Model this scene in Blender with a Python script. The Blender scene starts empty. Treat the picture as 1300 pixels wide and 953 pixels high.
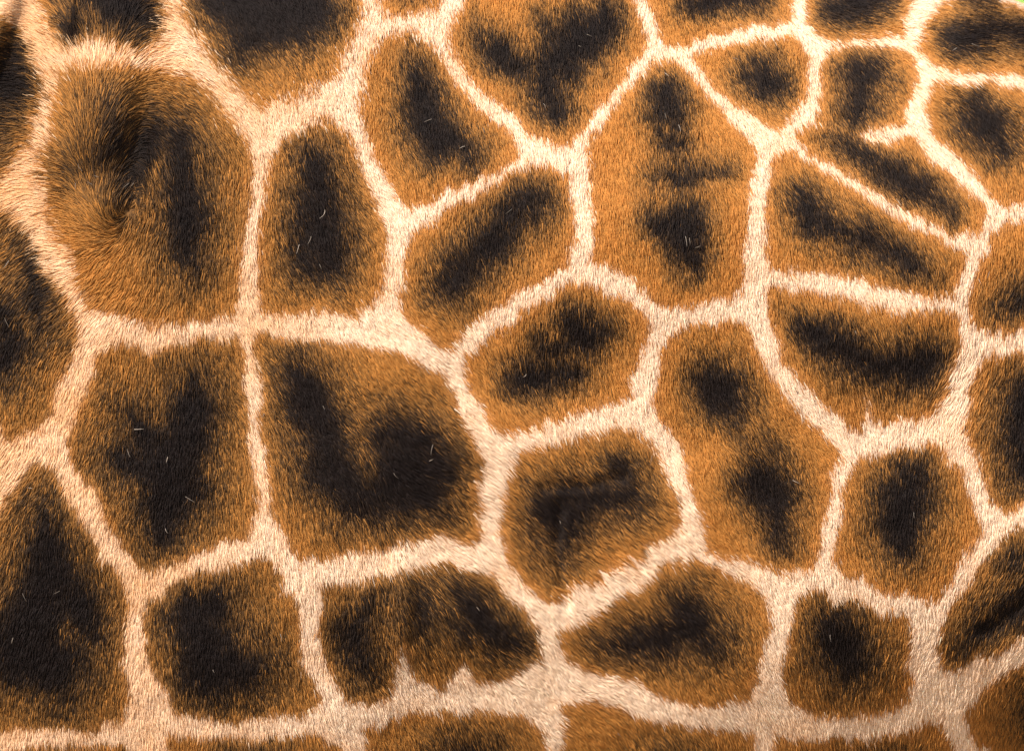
import bpy, math
import numpy as np
from mathutils import Vector

SC = bpy.context.scene
RNG = np.random.default_rng(7)

# ------------------------------------------------------------------ camera
# Working unit of the hide: 1 mm.  u runs along the flank towards the tail, v runs down the flank.
ZC = 2.20                      # height of the middle of the picture above the ground
U0, V0 = 650.0, 476.5
CAM_D = 12.0                   # telephoto distance to the flank
cam_data = bpy.data.cameras.new("camera")
cam = bpy.data.objects.new("camera", cam_data)
SC.collection.objects.link(cam)
cam.location = (0.0, -CAM_D, ZC)
cam.rotation_euler = (math.radians(90), 0, 0)
cam_data.sensor_width = 36.0
cam_data.lens = 36.0 * CAM_D / 1.3
cam_data.clip_start = 0.5
cam_data.clip_end = 3000.0
cam_data.dof.use_dof = True
cam_data.dof.focus_distance = CAM_D + 0.02
cam_data.dof.aperture_fstop = 4.0
SC.camera = cam

# ------------------------------------------------------------------ daylight
SUN = Vector((-0.50, -0.49, 0.715)).normalized()      # towards the sun
world = bpy.data.worlds.new("World")
SC.world = world
world.use_nodes = True
wn = world.node_tree.nodes
sky = wn.new("ShaderNodeTexSky")
sky.sky_type = 'NISHITA'
sky.sun_disc = False
sky.sun_elevation = math.asin(SUN.z)
sky.sun_rotation = math.atan2(SUN.x, SUN.y)
wn["Background"].inputs["Strength"].default_value = 0.10
world.node_tree.links.new(sky.outputs[0], wn["Background"].inputs["Color"])
sun_data = bpy.data.lights.new("sun", 'SUN')
sun_data.energy = 4.6
sun_data.angle = math.radians(0.5)
sun_data.color = (1.0, 0.93, 0.82)
sun = bpy.data.objects.new("sun", sun_data)
sun.rotation_euler = (-SUN).to_track_quat('-Z', 'Y').to_euler()
SC.collection.objects.link(sun)
SC.view_settings.view_transform = 'Standard'
SC.view_settings.look = 'None'
SC.view_settings.gamma = 1.0
SC.view_settings.use_curve_mapping = False
SC.view_settings.exposure = 1.30

# ------------------------------------------------------------------ noise
def vnoise(u, v, cell, seed):
    """smooth value noise in -1..1"""
    r = np.random.default_rng(seed)
    n = 257
    g = r.uniform(-1, 1, (n, n))
    x = np.asarray(u) / cell + 1000.37
    y = np.asarray(v) / cell + 1000.71
    xi = np.floor(x).astype(np.int64); yi = np.floor(y).astype(np.int64)
    fx = x - xi; fy = y - yi
    fx = fx * fx * (3 - 2 * fx); fy = fy * fy * (3 - 2 * fy)
    x0 = xi % n; x1 = (xi + 1) % n; y0 = yi % n; y1 = (yi + 1) % n
    return ((g[y0, x0] * (1 - fx) + g[y0, x1] * fx) * (1 - fy) +
            (g[y1, x0] * (1 - fx) + g[y1, x1] * fx) * fy)

def seg_dist(u, v, a, b):
    ax, ay = a[0], a[1]; bx, by = b[0], b[1]
    dx, dy = bx - ax, by - ay
    L = dx * dx + dy * dy
    t = np.clip(((u - ax) * dx + (v - ay) * dy) / (L if L > 0 else 1.0), 0, 1)
    return np.hypot(u - ax - t * dx, v - ay - t * dy), t

def smooth01(x):
    x = np.clip(x, 0, 1)
    return x * x * (3 - 2 * x)

# ------------------------------------------------------------------ shape of the flank
WH = 420.0                     # half thickness of the barrel
NE = 2.5
VC = 545.0
def section(u):
    q = np.abs((u - 620.0) / 1500.0)
    fac = np.clip(1 - q ** 4, 0, 1) ** 0.25
    H = (576.0 + np.clip(1300 - u, -300, 1600) * 0.17 - 0.15 * np.clip(u - 1235, 0, 400)) * fac
    return H, WH * fac, fac

GROOVES = [   # polyline, depth, width : folds in the skin
    ([(690, 617), (735, 618), (790, 605)], 3, 8),
    ([(712, 640), (705, 700), (720, 770)], 3, 7),
    ([(735, 470), (733, 505)], 3, 4),
    ([(1255, 800), (1300, 768)], 7, 16),
    ([(1075, 150), (1105, 172), (1140, 182)], 3, 7),
]
LOBES = [     # edge of an overhanging fold from top to bottom (u, v, height), reach to the left, steepness of the edge
    ([(168, 40, 0), (170, 70, 8), (171, 98, 20), (167, 125, 29), (160, 160, 31), (151, 195, 23), (147, 218, 13), (152, 240, 15), (153, 262, 14), (146, 288, 8), (130, 335, 0)], 64, 7.0),
    ([(40, -90, 0), (30, -50, 22), (14, 10, 30), (-4, 65, 34), (-30, 120, 26), (-60, 190, 0)], 70, 6),
    ([(88, -30, 8), (91, 25, 12), (90, 48, 6), (88, 70, 0)], 28, 4),
    ([(522, 700, 0), (522, 730, 7), (524, 765, 12), (521, 800, 9), (512, 860, 0)], 32, 5),
    ([(474, 715, 0), (476, 750, 5), (478, 800, 6), (478, 900, 0)], 30, 5),
]
BUMPS = [     # centre u, v, radius u, radius v, height
    (150, 10, 60, 40, 6),
    (126, 262, 26, 30, 9),
    (250, 260, 120, 170, 10),
    (460, 560, 190, 170, 12),
    (580, 800, 110, 70, 16),
    (850, 250, 120, 190, 8),
    (960, 560, 150, 180, 8),
    (1100, 440, 130, 90, 6),
    (1150, 650, 110, 110, 8),
]
def relief(u, v):
    o = 15.0 * vnoise(u, v, 230, 3) + 4.0 * vnoise(u, v, 90, 4) + 0.8 * vnoise(u, v, 28, 5)
    for cu, cv, ru, rv, h in BUMPS:
        r2 = ((u - cu) / ru) ** 2 + ((v - cv) / rv) ** 2
        o = o + h * np.exp(-r2 * 1.2)
    for pts, reach, st in LOBES:
        ve = np.array([p[1] for p in pts], float); ue = np.array([p[0] for p in pts], float)
        he = np.array([p[2] for p in pts], float)
        vv_ = np.linspace(ve[0] - 30, ve[-1] + 30, 200)
        k_ = np.exp(-0.5 * (np.arange(-15, 16) / 6.0) ** 2); k_ /= k_.sum()
        hs = np.convolve(np.pad(np.interp(vv_, ve, he, he[0], he[-1]), 15, mode='edge'), k_, mode='valid')
        us_ = np.convolve(np.pad(np.interp(vv_, ve, ue), 15, mode='edge'), k_, mode='valid')
        t = u - np.interp(v, vv_, us_)
        hgt = np.interp(v, vv_, hs)
        o = o + hgt * np.exp(-(np.minimum(t, 0) / reach) ** 2) / (1 + np.exp(np.clip(t / st, -40, 40)))
    for pts, dep, wid in GROOVES:
        us = [p[0] for p in pts]; vs = [p[1] for p in pts]
        m = (u > min(us) - 4 * wid) & (u < max(us) + 4 * wid) & (v > min(vs) - 4 * wid) & (v < max(vs) + 4 * wid)
        if not np.any(m):
            continue
        uu, vv = u[m], v[m]
        d = np.full(uu.shape, 1e9)
        for a, b in zip(pts[:-1], pts[1:]):
            d = np.minimum(d, seg_dist(uu, vv, a, b)[0])
        o = o.copy()
        o[m] -= dep * np.exp(-(d / wid) ** 2)
    return o

def front_y(u, v):
    """depth (mm, away from the camera) of the near flank at u, v"""
    u = np.asarray(u, float); v = np.asarray(v, float)
    H, W, fac = section(u)
    t = np.clip(np.abs((v - VC) / np.maximum(H, 1)), 0, 1)
    s = np.clip(1 - t ** NE, 0, 1) ** (1 / NE)
    shoulder = 45.0 * smooth01((230 - u) / 420.0) ** 1.5      # the trunk narrows to the neck
    return WH - W * s + shoulder - relief(u, v) * np.clip(s * 1.6, 0, 1)

def to_world(u, v, y):
    return np.stack([(u - U0) / 1000.0, y / 1000.0, ZC - (v - V0) / 1000.0], -1)

def pattern_coord(u, v, y):
    k = CAM_D * 1000.0 / (CAM_D * 1000.0 + y)
    return U0 + (u - U0) * k, V0 + (v - V0) * k

# ------------------------------------------------------------------ coat pattern: outline of every brown patch, and its dark centre
# (outline, [chains of (u, v, r) for the dark centre and, beside some folds, painted shade], umber 0..1)
PATCHES = [
 ([(-60,10),(0,20),(25,36),(42,60),(51,82),(62,108),(56,132),(47,152),(36,192),(18,216),(0,238),(-60,262)],
  [[(-20,105,36),(14,112,26),(22,72,17)],[(-20,170,20),(2,150,12)]], .6),  # dark coat, deepened by the painted shadow of the fold beside it
 ([(48,-40),(50,0),(60,28),(72,50),(86,64),(100,60),(126,55),(150,66),(175,70),(192,60),(201,40),(207,0),(212,-40)],
  [[(110,-10,26),(150,8,32),(182,25,20)],[(96,20,13),(92,50,8)],[(165,40,14)]], .3),  # middle chain paints the thin shadow along the fold's edge
 ([(222,-40),(228,0),(234,25),(252,53),(274,85),(294,106),(316,126),(330,138),(357,129),(394,116),(424,98),(442,63),(454,38),(460,19),(458,0),(460,-40)],
  [[(285,-10,40),(330,18,44),(385,10,40)],[(310,50,24),(375,45,18)]], .35),
 ([(478,-40),(480,0),(490,16),(510,20),(538,18),(555,8),(563,-5),(566,-40)], [[(520,-30,16)]], 0),
 ([(80,101),(72,126),(66,176),(57,201),(54,227),(63,252),(69,274),(78,299),(91,321),(107,368),(118,390),(151,400),(189,409),(220,406),(268,403),(296,394),
   (304,362),(305,327),(308,293),(315,270),(318,240),(318,205),(310,176),(285,142),(268,118),(239,96),(205,90),(176,88),(151,88),(120,88),(96,92)],
  [[(222,168,17),(231,215,26),(236,270,27),(240,325,18)],[(190,165,15),(176,190,24),(163,222,20),(157,252,9)],[(136,140,4),(140,165,10),(140,192,18),(124,210,14)],[(96,214,6)]], .55),  # second and third chains: dark coat with the fold's shade painted in
 ([(344,196),(353,183),(379,164),(404,154),(426,157),(442,172),(451,195),(464,233),(476,266),(488,293),(489,310),(486,334),(483,366),(470,386),(451,399),(426,393),(398,396),(363,396),(332,394),
   (328,374),(331,343),(329,305),(329,283),(338,236)],
  [[(398,198,17),(405,240,26),(405,290,36),(420,335,24)],[(385,330,20),(425,265,20)]], .3),
 ([(486,48),(470,69),(461,104),(457,138),(464,160),(476,197),(489,219),(501,246),(514,260),(539,256),(568,242),(599,230),(630,217),(650,203),(656,190),(650,176),(640,166),(615,144),(583,112),(568,87),(555,65),(540,50),(522,44),(505,43)],
  [[(527,88,12),(533,120,20),(543,155,26),(553,182,24)],[(565,165,20),(592,190,15)]], .1),
 ([(597,-40),(594,0),(577,19),(568,41),(573,63),(590,92),(615,118),(650,144),(677,172),(700,181),(722,184),(740,162),(762,133),(788,100),(800,82),(816,68),(818,47),(809,19),(803,0),(800,-40)],
  [[(612,45,10),(635,65,18),(662,90,16)],[(770,28,20),(738,45,32),(705,80,30),(692,105,22),(705,138,15)],[(690,30,8),(700,50,14)]], 0),
 ([(815,-40),(821,0),(833,22),(838,46),(845,55),(860,60),(888,48),(919,40),(950,34),(981,34),(1001,28),(1004,0),(1006,-40)],
  [[(875,2,12),(920,-2,14),(965,2,14)]], 0),
 ([(1024,-40),(1025,0),(1025,26),(1038,46),(1058,53),(1076,51),(1107,50),(1142,47),(1150,22),(1157,0),(1158,-40)],
  [[(1062,12,16),(1085,4,20),(1118,2,12)]], 0),
 ([(1210,-8),(1185,17),(1177,26),(1167,52),(1165,66),(1183,80),(1190,88),(1217,90),(1249,91),(1280,94),(1300,98),(1370,108),(1370,24),(1300,14),(1280,8),(1262,2),(1240,-12)],
  [[(1212,52,15),(1238,48,18),(1262,36,15),(1290,42,15),(1330,50,15)],[(1228,-4,8),(1262,-2,8)]], 0),
 ([(881,73),(903,62),(935,57),(958,55),(980,53),(1007,49),(1019,60),(1025,75),(1023,101),(1022,126),(1003,148),(985,166),(969,158),(955,147),(935,134),(916,118),(897,97)],
  [[(968,85,17),(972,105,22)],[(950,98,12),(985,110,10)]], 0),
 ([(1047,66),(1076,64),(1107,62),(1139,66),(1157,76),(1164,98),(1161,120),(1151,138),(1147,154),(1120,163),(1098,167),(1085,178),(1060,168),(1036,158),(1038,146),(1041,126),(1043,94)],
  [[(1075,85,13),(1095,97,22),(1092,125,18),(1084,150,9)],[(1110,88,14)]], .1),
 ([(1006,174),(1022,160),(1044,156),(1076,160),(1098,182),(1126,179),(1158,176),(1170,192),(1189,214),(1217,234),(1243,252),(1251,267),(1246,288),(1227,296),(1195,289),(1164,273),(1126,252),(1092,230),(1054,208),(1025,192)],
  [[(1062,178,8),(1088,194,11),(1126,217,15),(1165,237,15),(1200,263,9)]], .05),
 ([(1183,105),(1217,108),(1249,105),(1280,110),(1300,117),(1370,130),(1370,235),(1300,251),(1280,260),(1262,254),(1246,231),(1224,206),(1199,186),(1181,167),(1174,142),(1177,120)],
  [[(1236,135,20),(1252,160,26),(1275,192,18)],[(1225,155,12)]], .05),
 ([(843,77),(866,83),(881,102),(900,125),(919,147),(932,164),(948,176),(958,188),(955,214),(948,246),(949,268),(946,293),(942,315),(944,343),(941,369),(916,378),(888,386),(850,389),(834,385),(821,365),(796,350),(768,336),(753,332),
   (755,311),(752,289),(755,274),(749,246),(752,214),(746,192),(750,174),(768,155),(790,124),(809,100),(828,83)],
  [[(842,116,18),(846,136,25)],[(846,178,6),(862,177,5)],[(832,219,7),(852,221,11),(872,221,8),(925,214,-3)],[(858,262,8),(845,284,18),(874,284,20),(868,308,24),(880,332,14)]], 0),
 ([(702,212),(670,213),(639,225),(620,236),(590,256),(561,273),(539,284),(527,297),(520,310),(514,330),(513,352),(508,382),(514,403),(533,418),(552,433),(571,443),(583,423),(602,405),(624,392),(645,378),(670,361),(700,347),(719,335),(723,315),(729,299),(727,268),(721,239),(722,220)],
  [[(676,248,16),(650,270,22),(618,308,24),(590,340,21),(562,360,17)],[(690,258,10),(570,375,10)]], .15),
 ([(740,360),(714,366),(690,382),(661,398),(632,420),(606,440),(590,449),(586,469),(596,494),(612,513),(621,536),(640,548),(660,543),(677,538),(708,529),(740,516),(777,507),(801,496),(794,481),(809,464),(818,437),(825,412),(816,394),(797,386),(781,376),(762,368)],
  [[(722,410,16),(742,425,24),(765,418,10)],[(650,484,10),(675,474,20),(710,464,16),(735,470,9)],[(695,440,16),(720,440,14)]], .05),
 ([(853,425),(888,412),(919,406),(938,407),(949,418),(956,440),(972,468),(991,494),(1007,521),(1025,533),(1051,557),(1066,577),(1052,598),(1054,624),(1045,652),(1042,686),(1032,719),(1003,727),(981,721),(950,709),(919,708),(897,700),(893,674),(888,649),(878,620),(873,595),(866,566),(853,546),(837,526),(831,510),(837,481),(840,450)],
  [[(903,478,18),(915,495,30),(932,520,18)],[(962,578,10),(964,605,28),(982,632,26),(990,690,12)],[(975,570,14)]], .1),
 ([(991,187),(981,205),(975,236),(972,268),(974,299),(973,321),(981,341),(1013,343),(1054,343),(1092,352),(1117,362),(1155,371),(1189,374),(1210,371),(1214,355),(1223,334),(1223,318),(1202,308),(1170,296),(1145,281),(1126,268),(1092,247),(1054,224),(1019,202)],
  [[(1016,248,13),(1026,268,21),(1026,292,13)],[(1050,285,15),(1090,300,17),(1125,315,15),(1160,332,11),(1180,345,7)]], .05),
 ([(976,368),(1007,367),(1044,374),(1076,378),(1092,385),(1120,393),(1145,401),(1177,393),(1210,393),(1216,406),(1219,434),(1216,456),(1204,478),(1209,492),(1194,516),(1170,527),(1139,531),(1112,536),(1104,520),(1098,500),(1096,520),(1090,543),(1079,541),(1069,523),(1047,512),(1032,493),(1010,474),(994,456),(989,431),(977,399)],
  [[(1020,412,10),(1040,424,20),(1066,440,18),(1090,452,22),(1126,466,24),(1165,464,24),(1185,450,10)]], .1),
 ([(1370,258),(1300,272),(1277,282),(1259,299),(1252,321),(1240,343),(1235,368),(1230,384),(1233,406),(1249,418),(1265,421),(1300,414),(1370,410)],
  [[(1272,392,8),(1295,382,14),(1340,360,20)]], .1),
 ([(1251,450),(1280,446),(1300,447),(1370,455),(1370,625),(1300,638),(1277,648),(1257,630),(1252,611),(1243,580),(1234,563),(1225,548),(1228,530),(1233,513),(1232,494),(1240,475)],
  [[(1340,480,30),(1310,510,28),(1295,545,20),(1300,592,18)]], .35),
 ([(1080,595),(1090,580),(1123,574),(1155,567),(1195,562),(1203,586),(1217,594),(1227,617),(1236,646),(1247,671),(1240,685),(1222,702),(1212,721),(1206,740),(1189,757),(1170,758),(1151,751),(1123,747),(1098,733),(1072,726),(1058,708),(1063,680),(1070,652),(1070,627)],
  [[(1160,605,22),(1150,630,34),(1143,660,32),(1150,685,16)]], .25),
 ([(1370,650),(1300,668),(1277,677),(1265,696),(1249,715),(1233,743),(1211,765),(1199,787),(1192,816),(1196,844),(1214,850),(1227,838),(1240,834),(1265,831),(1284,819),(1300,806),(1370,760)],
  [[(1222,818,6),(1250,797,11),(1285,775,15),(1320,750,18)],[(1290,710,14)]], .65),
 ([(1252,872),(1271,856),(1300,841),(1370,815),(1370,960),(1290,962),(1240,945),(1226,905)], [[(1330,900,26)]], .6),
 ([(1012,764),(1035,744),(1048,749),(1057,766),(1076,757),(1098,760),(1114,775),(1148,776),(1157,806),(1155,831),(1150,844),(1158,863),(1150,890),(1100,908),(1040,905),(1002,890),(994,863),(995,838),(1003,803)],
  [[(1062,795,24),(1068,815,34),(1080,835,24)]], .6),
 ([(706,797),(724,788),(746,780),(777,759),(809,743),(838,716),(858,714),(880,707),(897,716),(922,731),(950,740),(968,755),(978,775),(975,803),(966,831),(959,853),(950,882),(905,896),(845,885),(809,863),(777,856),(746,850),(721,835),(708,816)],
  [[(865,765,18),(880,790,28),(842,808,22),(800,815,16),(770,810,8)],[(900,815,18)]], .45),
 ([(651,583),(677,565),(714,557),(746,551),(784,541),(800,545),(816,557),(834,576),(846,611),(858,633),(860,655),(852,674),(834,686),(815,696),(796,711),(762,724),(748,738),(724,741),(711,754),(692,757),(674,749),(656,724),(638,702),(635,674),(634,642),(640,612)],
  [[(716,622,18),(700,642,26),(722,652,24),(708,678,20),(708,708,9)],[(735,628,18),(765,627,20),(795,625,20),(788,596,11)]], .35),
 ([(325,419),(340,424),(363,431),(394,434),(438,437),(476,444),(514,448),(539,468),(562,477),(574,500),(580,532),(596,557),(606,580),(604,617),(605,649),(600,688),(580,685),(561,674),(533,676),(517,685),(495,692),(457,696),(426,705),(391,708),(381,714),(375,699),(360,674),(347,655),(344,617),(335,586),(334,563),(328,526),(332,488),(327,463),(322,437)],
  [[(375,470,17),(392,505,28),(408,542,32),(420,590,34),(450,625,24)],[(490,555,26),(522,560,30),(508,595,42),(545,595,32),(480,628,24),(540,622,28)],[(440,640,14),(520,640,14)],[(415,585,26),(455,625,30),(505,612,30)]], .5),
 ([(123,455),(138,441),(160,437),(176,437),(189,448),(201,438),(236,431),(268,428),(280,435),(298,427),(305,441),(311,463),(306,488),(311,516),(317,541),(315,570),(318,590),(324,615),(323,639),(317,664),(314,680),(293,686),(261,699),(233,714),(195,723),(178,715),(168,702),(151,686),(138,658),(129,633),(110,611),(99,595),(91,574),(87,560),(95,538),(107,507),(120,475)],
  [[(243,480,15),(245,515,26),(235,555,34),(220,590,44),(212,635,36),(208,672,24)],[(165,520,13),(185,555,30)],[(150,580,18),(240,620,26)]], .65),
 ([(-60,250),(0,264),(19,272),(40,299),(41,311),(60,340),(79,371),(97,400),(101,422),(94,450),(79,478),(69,497),(66,522),(44,541),(16,554),(0,541),(-60,530)],
  [[(0,395,20),(14,430,22),(0,462,18)],[(35,310,8),(45,370,10),(50,420,10)]], .75),
 ([(-60,700),(0,663),(8,633),(25,614),(33,600),(47,587),(64,590),(75,608),(80,627),(95,642),(108,674),(123,693),(132,712),(150,727),(160,749),(164,771),(158,797),(157,828),(155,841),(161,863),(165,890),(150,915),(100,925),(0,922),(-60,920)],
  [[(57,650,12),(62,690,24),(62,730,40),(45,780,45),(25,825,45),(70,845,42)],[(98,765,30),(110,800,20)]], .8),
 ([(189,766),(206,753),(236,732),(268,724),(299,713),(331,710),(347,715),(357,734),(356,756),(370,750),(377,771),(379,809),(381,840),(388,855),(398,866),(405,885),(380,905),(300,912),(225,900),(206,863),(190,841),(186,809),(184,780)],
  [[(240,780,28),(275,765,22)],[(255,805,34),(275,845,45),(310,850,34)]], .75),
 ([(410,745),(442,740),(476,731),(514,724),(539,716),(558,713),(577,720),(602,724),(620,730),(640,755),(662,770),(679,797),(679,812),(684,832),(667,838),(651,851),(630,862),(602,862),(596,843),(581,836),(570,850),(560,872),(545,862),(528,862),(521,842),(514,820),(507,822),(501,838),(498,863),(492,885),(470,893),(440,887),(426,863),(416,841),(407,803),(410,771)],
  [[(470,760,10),(450,800,18),(462,840,20)],[(533,755,14),(533,790,12)],[(577,749,12),(600,772,18),(626,797,20),(652,812,14)],[(560,775,10),(590,800,10)]], .75),  # second chain paints the shade of the hollow beside the bulge
 ([(-60,948),(60,950),(150,942),(185,960),(190,1060),(-60,1060)], [[(60,1010,40)]], .7),
 ([(215,932),(300,938),(400,930),(430,945),(440,1060),(215,1060)], [[(320,1000,40)]], .7),
 ([(465,925),(520,905),(600,900),(660,905),(690,930),(690,1060),(470,1060)], [[(590,985,45)]], .6),
 ([(715,895),(760,890),(830,915),(900,925),(955,930),(960,1060),(715,1060)], [[(850,1000,40)]], .5),
 ([(985,935),(1040,936),(1100,940),(1160,924),(1195,915),(1215,960),(1250,1060),(985,1060)], [[(1120,1000,40)]], .5),
]

# raster of the pattern
RU0, RV0, RS = -420.0, -400.0, 2.0
RW, RH = 1070, 900
gu, gv = np.meshgrid(RU0 + RS * np.arange(RW), RV0 + RS * np.arange(RH))
sdf = np.full(gu.shape, -60.0)
pid = np.full(gu.shape, -1, np.int32)
drk = np.full(gu.shape, 80.0)            # distance outside the dark centre and painted fold shade (negative inside)
umb = np.full(gu.shape, 0.4)
# loose cells for the coat outside the photographed part
rv = np.random.default_rng(21)
seeds = np.array([(x + rv.uniform(-55, 55), y + rv.uniform(-50, 50))
                  for j, y in enumerate(np.arange(-500, 1600, 185))
                  for x in np.arange(-560, 1900, 195) + (j % 2) * 90])
f1 = np.full(gu.shape, 1e9); f2 = np.full(gu.shape, 1e9)
for su, sv in seeds:
    d = np.hypot(gu - su, gv - sv)
    f2 = np.minimum(f2, np.maximum(f1, d)); f1 = np.minimum(f1, d)
outside = np.maximum.reduce([-80 - gu, gu - 1390, -60 - gv, gv - 1080])
vs = np.minimum((f2 - f1) * 0.5 - 11, outside)
sdf = np.maximum(np.clip(vs, -60, 80), -60)
pid[vs > 0] = 999
drk = np.where(outside > 0, f1 - 34, drk)
del f1, f2
for k, (poly, chains, ub) in enumerate(PATCHES):
    us = [p[0] for p in poly]; vs_ = [p[1] for p in poly]
    i0 = max(int((min(us) - 60 - RU0) / RS), 0); i1 = min(int((max(us) + 60 - RU0) / RS) + 1, RW)
    j0 = max(int((min(vs_) - 60 - RV0) / RS), 0); j1 = min(int((max(vs_) + 60 - RV0) / RS) + 1, RH)
    U = gu[j0:j1, i0:i1]; V = gv[j0:j1, i0:i1]
    d = np.full(U.shape, 1e9); inside = np.zeros(U.shape, bool)
    n = len(poly)
    for a in range(n):
        p, q = poly[a], poly[(a + 1) % n]
        d = np.minimum(d, seg_dist(U, V, p, q)[0])
        if p[1] != q[1]:
            c = ((p[1] > V) != (q[1] > V)) & (U < (q[0] - p[0]) * (V - p[1]) / (q[1] - p[1]) + p[0])
            inside ^= c
    s = np.where(inside, d, -d)
    cur = sdf[j0:j1, i0:i1]
    m = s > cur
    cur[m] = s[m]
    pid[j0:j1, i0:i1][m & (s > -45)] = k
    umb[j0:j1, i0:i1][m & (s > -45)] = ub
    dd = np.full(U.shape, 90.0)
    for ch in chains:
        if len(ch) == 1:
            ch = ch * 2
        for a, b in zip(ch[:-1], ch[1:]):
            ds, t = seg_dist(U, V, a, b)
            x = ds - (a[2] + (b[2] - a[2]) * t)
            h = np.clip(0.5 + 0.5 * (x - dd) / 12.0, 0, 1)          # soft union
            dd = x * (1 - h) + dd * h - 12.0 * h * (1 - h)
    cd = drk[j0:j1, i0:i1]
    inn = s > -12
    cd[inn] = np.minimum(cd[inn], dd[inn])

def grid(f, u, v):
    x = np.clip((u - RU0) / RS, 0, RW - 1.001); y = np.clip((v - RV0) / RS, 0, RH - 1.001)
    i = x.astype(np.int64); j = y.astype(np.int64); fx = x - i; fy = y - j
    return (f[j, i] * (1 - fx) + f[j, i + 1] * fx) * (1 - fy) + (f[j + 1, i] * (1 - fx) + f[j + 1, i + 1] * fx) * fy
def near(f, u, v):
    i = np.clip(np.rint((u - RU0) / RS).astype(np.int64), 0, RW - 1)
    j = np.clip(np.rint((v - RV0) / RS).astype(np.int64), 0, RH - 1)
    return f[j, i]

# ------------------------------------------------------------------ lie of the hair (u, v, angle in degrees; 90 = straight down the flank)
LIE = [(125,75,-90),(100,75,-115),(70,90,-135),(50,110,-142),(30,70,-172),(10,30,-178),(60,30,-150),(150,90,-62),(172,76,-42),(200,65,-8),(230,72,32),(250,100,42),(212,104,30),(190,124,20),(165,120,-25),
 (110,20,-100),(150,20,-80),(190,20,10),(215,20,40),
 (120,130,-90),(115,180,-88),(145,190,-55),(88,170,-132),(70,200,-152),(58,230,-175),(55,262,-180),(38,270,152),(28,285,130),(85,292,-168),(110,272,-150),(128,240,-95),(145,238,-70),(152,256,-58),(144,272,-78),(134,286,-132),(125,305,172),(142,318,135),(172,225,70),
 (85,340,165),(102,385,125),(110,430,112),(132,335,125),(170,340,100),(220,340,86),(192,200,75),(180,250,95),(168,285,108),(205,150,52),(240,220,80),(40,120,180),(15,190,165),(0,120,175),
 (300,110,45),(322,150,60),(318,230,92),(315,330,85),(330,395,65),(270,60,55),(240,20,60),(300,40,62),(370,60,66),
 (380,130,80),(430,110,72),(475,150,75),(475,60,85),(530,20,85),(540,60,75),(600,110,65),(660,160,72),(700,100,86),(640,40,86),
 (400,240,75),(475,250,60),(510,280,65),(600,240,85),(400,350,65),(360,395,72),(440,400,58),(500,320,80),(520,420,48),(560,440,45),(600,430,62),(650,385,96),
 (340,510,62),(400,470,58),(480,500,45),(560,470,42),(600,530,35),(620,580,35),(560,600,38),(450,600,55),(350,620,75),(420,690,80),(480,700,65),(540,690,42),(600,720,42),(640,700,45),(630,640,40),
 (240,420,87),(180,430,90),(120,420,114),(110,470,105),(60,540,100),(60,600,112),(20,610,120),(90,640,95),(40,430,110),(20,480,100),(60,380,135),(200,550,92),(240,680,90),(170,750,90),(100,720,95),(170,850,88),(280,740,88),(300,830,85),(350,700,80),(380,800,80),(60,800,100),
 (440,720,80),(440,800,88),(480,760,86),(510,800,76),(540,740,50),(600,770,48),(560,820,58),(650,830,45),(640,780,50),
 (700,760,45),(690,700,50),(720,640,50),(760,730,40),(800,690,46),(830,620,52),(860,660,48),(750,850,35),(820,800,48),(900,780,52),(950,830,62),(920,720,50),
 (690,540,62),(740,520,70),(790,500,68),(820,450,85),(820,540,60),(780,580,60),(660,560,45),(740,400,88),(690,440,85),(640,490,65),
 (740,340,85),(780,360,78),(830,400,80),(900,395,82),(960,380,75),(960,300,85),(850,300,86),(740,200,86),(850,150,86),(960,180,65),(920,110,60),(860,65,72),(810,40,85),
 (880,520,70),(930,450,78),(1000,490,60),(1040,540,58),(980,620,65),(1030,620,70),(1060,620,80),(1040,690,75),(1000,740,60),(1030,760,70),
 (1050,350,78),(1100,370,70),(1180,380,85),(1230,350,104),(1060,430,80),(1150,480,85),(1210,480,112),(1220,520,110),(1130,550,95),(1100,550,80),
 (1140,650,85),(1090,720,72),(1170,770,88),(1230,700,95),(1250,650,85),(1180,810,114),(1060,800,85),(1130,820,95),(1230,800,105),(1280,740,110),(1280,830,110),(1290,550,100),(1290,400,95),
 (1020,80,82),(990,150,60),(1050,210,60),(1130,260,60),(1200,290,65),(1100,170,60),(1080,60,62),(1150,60,45),(1170,100,58),(1170,20,5),(1250,40,8),(1300,50,5),(1220,90,38),(1280,100,42),(1240,160,65),(1200,200,60),(1270,230,75),(1100,20,12),(1050,20,30),(980,20,60),(900,20,75),(1040,130,72),
 (-100,400,110),(-100,800,95),(-150,100,180),(200,1000,90),(600,1000,70),(1000,1000,80),(1350,900,105),(1450,500,95),(1420,200,70),(700,-100,80),(300,-100,65)]
LS = 8.0
lu, lv = np.meshgrid(np.arange(-400, 1720, LS), np.arange(-380, 1400, LS))
dx = np.zeros(lu.shape); dy = np.zeros(lu.shape)
for pu, pv, an in LIE:
    w = 1.0 / ((lu - pu) ** 2 + (lv - pv) ** 2 + 120.0) ** 1.6
    dx += w * math.cos(math.radians(an)); dy += w * math.sin(math.radians(an))
nn = np.hypot(dx, dy); dx /= nn; dy /= nn
def lie(u, v):
    x = np.clip((u + 400) / LS, 0, lu.shape[1] - 1.001); y = np.clip((v + 380) / LS, 0, lu.shape[0] - 1.001)
    i = x.astype(np.int64); j = y.astype(np.int64); fx = x - i; fy = y - j
    b = lambda f: (f[j, i] * (1 - fx) + f[j, i + 1] * fx) * (1 - fy) + (f[j + 1, i] * (1 - fx) + f[j + 1, i + 1] * fx) * fy
    a, c = b(dx), b(dy)
    n = np.hypot(a, c) + 1e-9
    return a / n, c / n

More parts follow.
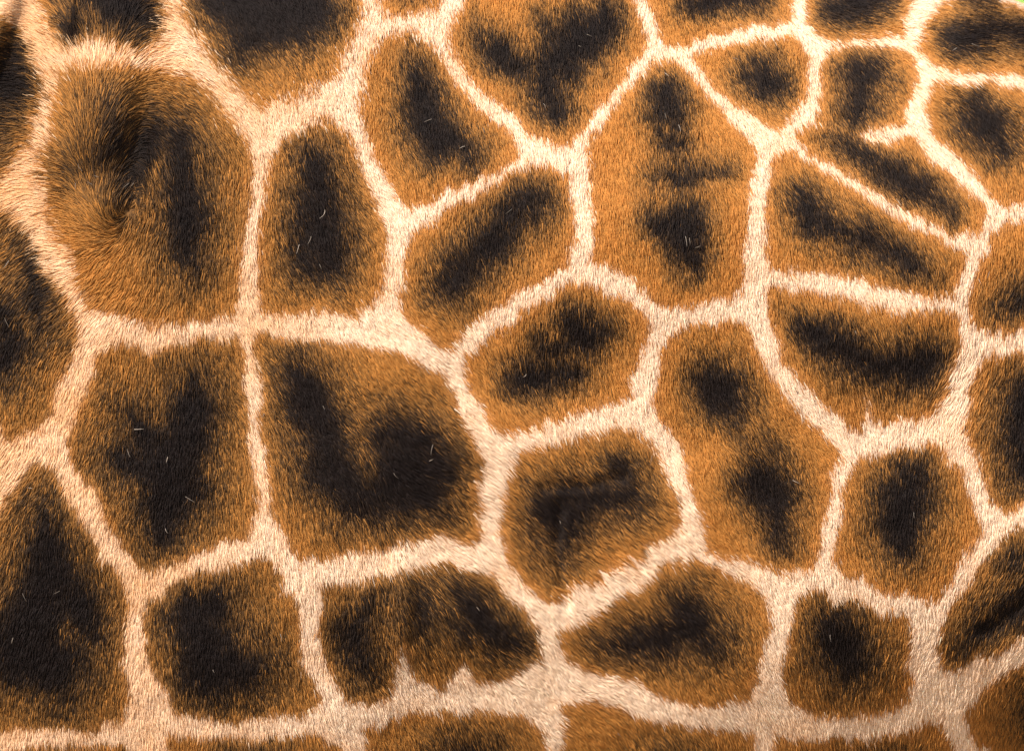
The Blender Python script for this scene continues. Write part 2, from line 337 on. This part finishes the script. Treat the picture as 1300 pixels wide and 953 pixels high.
# ------------------------------------------------------------------ pigments
CREAM = np.array([0.86, 0.67, 0.50])
SAND = np.array([0.77, 0.495, 0.275])
ORANGE = np.array([0.52, 0.222, 0.050])
UMBER = np.array([0.175, 0.086, 0.022])
DARK = np.array([0.0125, 0.0080, 0.0072])

def pigment(u, v, rnd=None):
    """colour of the hair rooted at pattern coordinate u, v; rnd: three random numbers per hair"""
    cx, cy = lie(u, v)
    a = u * cx + v * cy; b = -u * cy + v * cx
    w = 6.0 * vnoise(b, a * 0.25, 7.0, 11) + 3.5 * vnoise(u, v, 16, 12)      # tufts slide along the lie of the hair
    wu, wv = u + cx * w, v + cy * w
    s = grid(sdf, wu, wv) + 2.3 + 2.0 * vnoise(u, v, 13, 13)
    d = grid(drk, wu, wv) + 7.0 * vnoise(u, v, 34, 14) + 3.5 * vnoise(u, v, 12, 15)
    k = near(pid, wu, wv)
    um = near(umb, wu, wv)
    n = u.shape[0]
    if rnd is None:
        rnd = np.full((3, n), 0.5)
    r0, r1, r2 = rnd
    fz = 1.2 + 3.4 * np.exp(-((u - 300) / 250.0) ** 2 - ((v - 60) / 120.0) ** 2) + 2.0 * np.exp(-((u - 60) / 60.0) ** 2 - ((v - 200) / 180.0) ** 2)
    brown = 1 / (1 + np.exp(-s / fz))                                        # the borders blur on the shoulder
    isb = r0 < brown
    nz = np.sqrt(-2 * np.log(np.clip(r1, 1e-4, 1))) * np.cos(2 * math.pi * r2)      # bell-shaped
    # dark hairs: dense in the centre, thinning out towards the rim
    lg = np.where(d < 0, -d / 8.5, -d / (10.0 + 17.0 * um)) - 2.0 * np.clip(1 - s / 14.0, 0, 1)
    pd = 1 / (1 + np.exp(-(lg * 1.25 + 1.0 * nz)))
    um2 = np.clip(0.0 + 0.58 * um + 0.22 * np.exp(-np.clip(d, 0, None) / 24.0) + 0.26 * nz, 0, 1)
    col = ORANGE * (1 - um2)[:, None] + UMBER * um2[:, None]
    rim = np.exp(-np.clip(s, 0, None) / 4.0) * 0.12                          # paler rim where the patch meets the net
    col = col * (1 - rim[:, None]) + CREAM * 0.85 * rim[:, None]
    lt = np.clip(smooth01((700 - u) / 900.0) + 0.30 * vnoise(u, v, 55, 51) + 0.22 * vnoise(u, v, 15, 52), 0, 1.15)[:, None]                                # sandier lines on the shoulder
    cr = (CREAM * (1 - lt) + SAND * lt) * (0.92 + 0.10 * nz * 0.6)[:, None]
    tan = np.exp(-np.clip(-s, 0, None) / (4.0 + 1.5 * (fz - 1.2))) * 0.40 * (r1 > 0.45)
    cr = cr * (1 - tan[:, None]) + ORANGE * tan[:, None] * 1.1
    col = np.where(isb[:, None], col, cr)
    dk = DARK * (0.8 + 0.6 * r2 ** 2)[:, None]
    pk = np.where(isb, pd, 0.0)[:, None]
    col = np.exp(np.log(col) * (1 - pk) + np.log(dk) * pk)
    return col, isb, d, k

# ------------------------------------------------------------------ materials
def coat_material(name, rough, spec, through):
    m = bpy.data.materials.new(name)
    m.use_nodes = True
    nt = m.node_tree
    p = nt.nodes["Principled BSDF"]
    at = nt.nodes.new("ShaderNodeAttribute")
    at.attribute_name = "pigment"
    nt.links.new(at.outputs["Color"], p.inputs["Base Color"])
    p.inputs["Roughness"].default_value = rough
    p.inputs["Specular IOR Level"].default_value = spec
    if through > 0:                                     # light passes through a thin hair
        tr = nt.nodes.new("ShaderNodeBsdfTranslucent")
        mx = nt.nodes.new("ShaderNodeMixShader")
        mx.inputs["Fac"].default_value = through
        nt.links.new(at.outputs["Color"], tr.inputs["Color"])
        nt.links.new(p.outputs[0], mx.inputs[1])
        nt.links.new(tr.outputs[0], mx.inputs[2])
        nt.links.new(mx.outputs[0], nt.nodes["Material Output"].inputs["Surface"])
    return m
M_SKIN = coat_material("giraffe skin", 0.8, 0.2, 0.0)
M_HAIR = coat_material("giraffe hair", 0.6, 0.12, 0.45)

# ------------------------------------------------------------------ setting: rising meadow behind the animal
def ground_material():
    m = bpy.data.materials.new("ground")
    m.use_nodes = True
    nt = m.node_tree
    p = nt.nodes["Principled BSDF"]
    p.inputs["Roughness"].default_value = 0.9
    tc = nt.nodes.new("ShaderNodeTexCoord")
    n1 = nt.nodes.new("ShaderNodeTexNoise"); n1.inputs["Scale"].default_value = 1.3; n1.inputs["Detail"].default_value = 8
    cr = nt.nodes.new("ShaderNodeValToRGB")
    cr.color_ramp.elements[0].position = 0.3; cr.color_ramp.elements[0].color = (0.09, 0.17, 0.02, 1)
    cr.color_ramp.elements[1].position = 0.7; cr.color_ramp.elements[1].color = (0.20, 0.32, 0.04, 1)
    nt.links.new(tc.outputs["Object"], n1.inputs["Vector"])
    nt.links.new(n1.outputs["Fac"], cr.inputs["Fac"])
    sand = nt.nodes.new("ShaderNodeValToRGB")
    sand.color_ramp.elements[0].color = (0.24, 0.17, 0.11, 1); sand.color_ramp.elements[1].color = (0.38, 0.29, 0.19, 1)
    nt.links.new(n1.outputs["Fac"], sand.inputs["Fac"])
    sx = nt.nodes.new("ShaderNodeSeparateXYZ"); nt.links.new(tc.outputs["Object"], sx.inputs[0])
    mr = nt.nodes.new("ShaderNodeMapRange"); mr.inputs[1].default_value = 8.0; mr.inputs[2].default_value = 12.0
    nt.links.new(sx.outputs["Y"], mr.inputs[0])
    mx = nt.nodes.new("ShaderNodeMix"); mx.data_type = 'RGBA'
    nt.links.new(mr.outputs[0], mx.inputs[0])
    nt.links.new(sand.outputs["Color"], mx.inputs[6]); nt.links.new(cr.outputs["Color"], mx.inputs[7])
    nt.links.new(mx.outputs[2], p.inputs["Base Color"])
    return m
gx = np.concatenate([np.linspace(-1500, -80, 16), np.linspace(-70, 70, 57), np.linspace(80, 1500, 16)])
gy = np.concatenate([np.linspace(-300, -30, 10), np.linspace(-25, 90, 93), np.linspace(100, 1500, 24)])
GX, GY = np.meshgrid(gx, gy)
GZ = 16.0 * smooth01((GY - 6) / 75.0) + 0.12 * vnoise(GX, GY, 5.0, 31) * smooth01((np.abs(GY) - 2) / 6)
gm = bpy.data.meshes.new("ground")
nx, ny = len(gx), len(gy)
gm.from_pydata(np.stack([GX, GY, GZ], -1).reshape(-1, 3).tolist(), [],
               [(j * nx + i, j * nx + i + 1, (j + 1) * nx + i + 1, (j + 1) * nx + i) for j in range(ny - 1) for i in range(nx - 1)])
gm.polygons.foreach_set("use_smooth", [True] * len(gm.polygons))
gm.materials.append(ground_material())
ground = bpy.data.objects.new("ground", gm)
ground["kind"] = "structure"
SC.collection.objects.link(ground)

# ------------------------------------------------------------------ the giraffe's trunk: one closed mesh
cu = np.concatenate([620 + 1500 * np.sin(np.linspace(-math.pi / 2 + 0.02, -0.52, 30)), np.arange(-120, 1424, 4.0), 620 + 1500 * np.sin(np.linspace(0.56, math.pi / 2 - 0.02, 30))])
NT = 520
th = np.concatenate([np.linspace(0.0, math.pi, 400, endpoint=False), np.linspace(math.pi, 2 * math.pi, 120, endpoint=False)])
Ug, Tg = np.meshgrid(cu, th, indexing='ij')
H, W, fac = section(Ug)
c_, s_ = -np.cos(Tg), np.sin(Tg)
t_ = np.sign(c_) * np.abs(c_) ** (2 / NE)
Vg = VC + H * t_
Yf = front_y(Ug, Vg)
sb = np.abs(s_) ** (2 / NE)
Yb = WH + W * sb
Yg = np.where(s_ >= 0, Yf, Yb)
Pw = to_world(Ug, Vg, Yg)
nu = len(cu)
verts = Pw.reshape(-1, 3)
ends = [((cu[0] - U0 - 6) / 1000, WH / 1000, ZC - (VC - V0) / 1000), ((cu[-1] - U0 + 6) / 1000, WH / 1000, ZC - (VC - V0) / 1000)]
ii, jj = np.meshgrid(np.arange(nu - 1), np.arange(NT), indexing='ij')
j2 = (jj + 1) % NT
quads = np.stack([ii * NT + jj, ii * NT + j2, (ii + 1) * NT + j2, (ii + 1) * NT + jj], -1).reshape(-1, 4)
nv = len(verts)
faces = quads.tolist()
faces += [(nv, (j + 1) % NT, j) for j in range(NT)]
faces += [(nv + 1, (nu - 1) * NT + j, (nu - 1) * NT + (j + 1) % NT) for j in range(NT)]
ORG = np.array([0.0, WH / 1000.0, ZC - 0.7])           # base of the trunk: origin of the thing
me = bpy.data.meshes.new("giraffe")
me.from_pydata((np.vstack([verts, np.array(ends)]) - ORG).tolist(), [], faces)
me.polygons.foreach_set("use_smooth", [True] * len(me.polygons))
pu, pv = pattern_coord(Ug.ravel(), Vg.ravel(), Yf.ravel())
col, _, _, _ = pigment(pu, pv)
col = np.vstack([col, np.tile(UMBER, (2, 1))]) * 0.5
ca = me.attributes.new("pigment", 'FLOAT_COLOR', 'POINT')
ca.data.foreach_set("color", np.hstack([col, np.ones((len(col), 1))]).astype(np.float32).ravel())
me.materials.append(M_SKIN)
me.update()
giraffe = bpy.data.objects.new("giraffe", me)
giraffe.location = ORG.tolist()
giraffe["label"] = "giraffe flank filling the picture, brown patches with dark centres between cream lines"
giraffe["category"] = "giraffe"
SC.collection.objects.link(giraffe)

# ------------------------------------------------------------------ the coat, hair by hair
def make_hair(name, P, R, C, parent):
    """P: n x k x 3 world points, R: n x k radii, C: n x 3 colours"""
    n, k = P.shape[0], P.shape[1]
    hc = bpy.data.hair_curves.new(name)
    hc.add_curves([k] * n)
    hc.attributes["position"].data.foreach_set("vector", (P.reshape(-1, 3) - ORG).astype(np.float32).ravel())
    ra = hc.attributes.get("radius") or hc.attributes.new("radius", 'FLOAT', 'POINT')
    ra.data.foreach_set("value", R.astype(np.float32).ravel())
    at = hc.attributes.new("pigment", 'FLOAT_COLOR', 'CURVE')
    at.data.foreach_set("color", np.hstack([C, np.ones((n, 1))]).astype(np.float32).ravel())
    hc.materials.append(M_HAIR)
    o = bpy.data.objects.new(name, hc)
    SC.collection.objects.link(o)
    o.parent = parent
    # the parent of a part is the giraffe or a patch, both share one frame
    return o

N_HAIR = 1150000
K = 4
STEP = np.array([0.0, 0.36, 0.70, 1.0])
RISE = np.array([-0.06, 0.11, 0.15, 0.13])

def strands(u, v, L, lift, ang, rad, rng):
    """grow hairs from the skin at u, v"""
    n = len(u)
    cx, cy = lie(u, v)
    ca_, sa_ = np.cos(ang), np.sin(ang)
    hx, hy = cx * ca_ - cy * sa_, cx * sa_ + cy * ca_
    e = 5.0
    y0 = front_y(u, v)
    gyu = (front_y(u + e, v) - front_y(u - e, v)) / (2 * e)
    gyv = (front_y(u, v + e) - front_y(u, v - e)) / (2 * e)
    gyv = np.clip(gyv, -6, 6)
    nl = np.sqrt(1 + gyu ** 2 + gyv ** 2)
    # outward normal in (u, y, v) components
    nu_, ny_, nv_ = gyu / nl, -1 / nl, gyv / nl
    # step in (u,v) of unit length measured on the skin
    sl = np.sqrt(1 + (gyu * hx + gyv * hy) ** 2)
    bend = rng.normal(0, 0.10, n)
    P = np.empty((n, K, 3)); R = np.empty((n, K))
    for k in range(K):
        s = STEP[k] * L / sl
        off = bend * L * STEP[k] ** 2
        su = u + hx * s - hy * off; sv = v + hy * s + hx * off
        ys = y0 + (gyu * (su - u) + gyv * (sv - v)) if k == 0 else front_y(su, sv)
        lin = y0 + gyu * (su - u) + gyv * (sv - v)
        ys = np.clip(ys, lin - 25, lin + 25)
        h = RISE[k] * L * lift
        P[:, k] = to_world(su + nu_ * h, sv + nv_ * h, ys + ny_ * h)
        R[:, k] = rad * (1.0, 0.95, 0.7, 0.15)[k] / 1000.0
    return P, R, y0

u = RNG.uniform(-90, 1390, int(N_HAIR * 2.25)); v = RNG.uniform(-75, 1010, int(N_HAIR * 2.25))
Hh, _, _ = section(u)
ok = (v - VC) > -Hh * 0.998
u, v = u[ok], v[ok]
gyv = (front_y(u, v + 4) - front_y(u, v - 4)) / 8.0
ok = RNG.uniform(0, 2.2, len(u)) < np.sqrt(1 + gyv ** 2)
u, v = u[ok][:N_HAIR], v[ok][:N_HAIR]
n = len(u)
print("hairs", n)
ang = 0.16 * vnoise(u, v, 45, 41) + 0.17 * vnoise(u, v, 9, 42) + RNG.normal(0, 0.075, n)
long_ = np.clip(np.exp(-((u - 110) / 170) ** 2 - ((v - 170) / 190) ** 2) + np.exp(-((u - 640) / 190) ** 2 - ((v - 700) / 170) ** 2), 0, 1)
L = (11.5 + 5.0 * long_) * (1 + 0.24 * vnoise(u, v, 60, 43) + RNG.normal(0, 0.25, n))
L = np.clip(L, 6, 24)
lift = np.clip(1.0 + 0.25 * vnoise(u, v, 10, 44) + RNG.normal(0, 0.22, n), 0.4, 2.0)
rad = np.clip(RNG.normal(0.43, 0.10, n), 0.24, 0.75)
P, R, y0 = strands(u, v, L, lift, ang, rad, RNG)
pu, pv = pattern_coord(u, v, y0)
# pigment is decided under the middle of the hair, where it is seen
cx, cy = lie(u, v)
rnd = RNG.uniform(0, 1, (3, n))
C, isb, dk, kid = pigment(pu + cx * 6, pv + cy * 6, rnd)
C = C * np.exp(RNG.normal(0, 0.08, n))[:, None]
C = np.clip(C, 0.003, 0.88)

pale = ~isb
o = make_hair("pale_fur", P[pale], R[pale], C[pale], giraffe)
o["kind"] = "stuff"
for k in range(len(PATCHES)):
    m = isb & (kid == k)
    core = m & (dk < 2.0)
    rimm = m & ~core
    if m.sum() < 50:
        continue
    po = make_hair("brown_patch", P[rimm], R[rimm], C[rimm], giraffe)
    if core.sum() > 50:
        make_hair("dark_centre", P[core], R[core], C[core], po)  # beside the folds this also holds the hairs of the painted shade
m = isb & ((kid == 999) | (kid < 0))
if m.sum():
    o = make_hair("brown_fur", P[m], R[m], C[m], giraffe)
    o["kind"] = "stuff"

# loose pale hairs lying across the coat
sp = [(228,105),(160,170),(105,218),(100,228),(125,225),(95,232),(155,230),(118,235),(210,185),(405,100),(412,265),(390,285),(395,300),(420,290),(380,310),(405,335),(530,105),(548,150),(545,165),(590,185),(650,265),(652,275),(735,55),(760,30),(745,40),(690,130),(705,128),(845,140),(850,180),(870,300),(875,302),(1030,425),(1215,60),(1225,50),(1240,50),(1300,165),(1270,170),(40,620),(60,760),(75,750),(15,810),(160,540),(170,545),(245,545),(165,580),(213,580),(205,625),(235,630),(240,665),(210,670),(270,850),(385,500),(410,515),(415,515),(545,585),(500,600),(700,490),(668,475),(760,600),(710,660),(605,770),(1090,140),(1160,650),(1100,200),(10,330),(60,440),(45,445),(10,415),(735,440),(845,90),(1085,420)]
sp = [p for i, p in enumerate(sp) if i % 5 not in (1, 3)]
n2 = len(sp) + 20
uu = np.concatenate([np.array([p[0] for p in sp], float), RNG.uniform(0, 1300, 20)])
vv = np.concatenate([np.array([p[1] for p in sp], float), RNG.uniform(20, 940, 20)])
L2 = RNG.uniform(4, 15, n2)
P2, R2, _ = strands(uu, vv, L2, np.full(n2, 1.0), RNG.normal(0, 0.9, n2), RNG.uniform(0.22, 0.38, n2), RNG)
bow = RNG.normal(0, 0.07, n2)
P2[:, :, 1] -= 0.0036
P2[:, 1:3, 0] += (bow * L2 / 1000)[:, None]
o = make_hair("stray_hair", P2, R2, np.tile(np.array([0.62, 0.50, 0.40]), (n2, 1)) * RNG.uniform(0.2, 0.75, (n2, 1)), giraffe)
o["kind"] = "stuff"

SC.cycles_curves.shape = 'RIBBONS'
SC.cycles_curves.subdivisions = 2
SC.render.engine = 'CYCLES'
SC.cycles.max_bounces = 6
SC.cycles.diffuse_bounces = 4
SC.cycles.glossy_bounces = 2
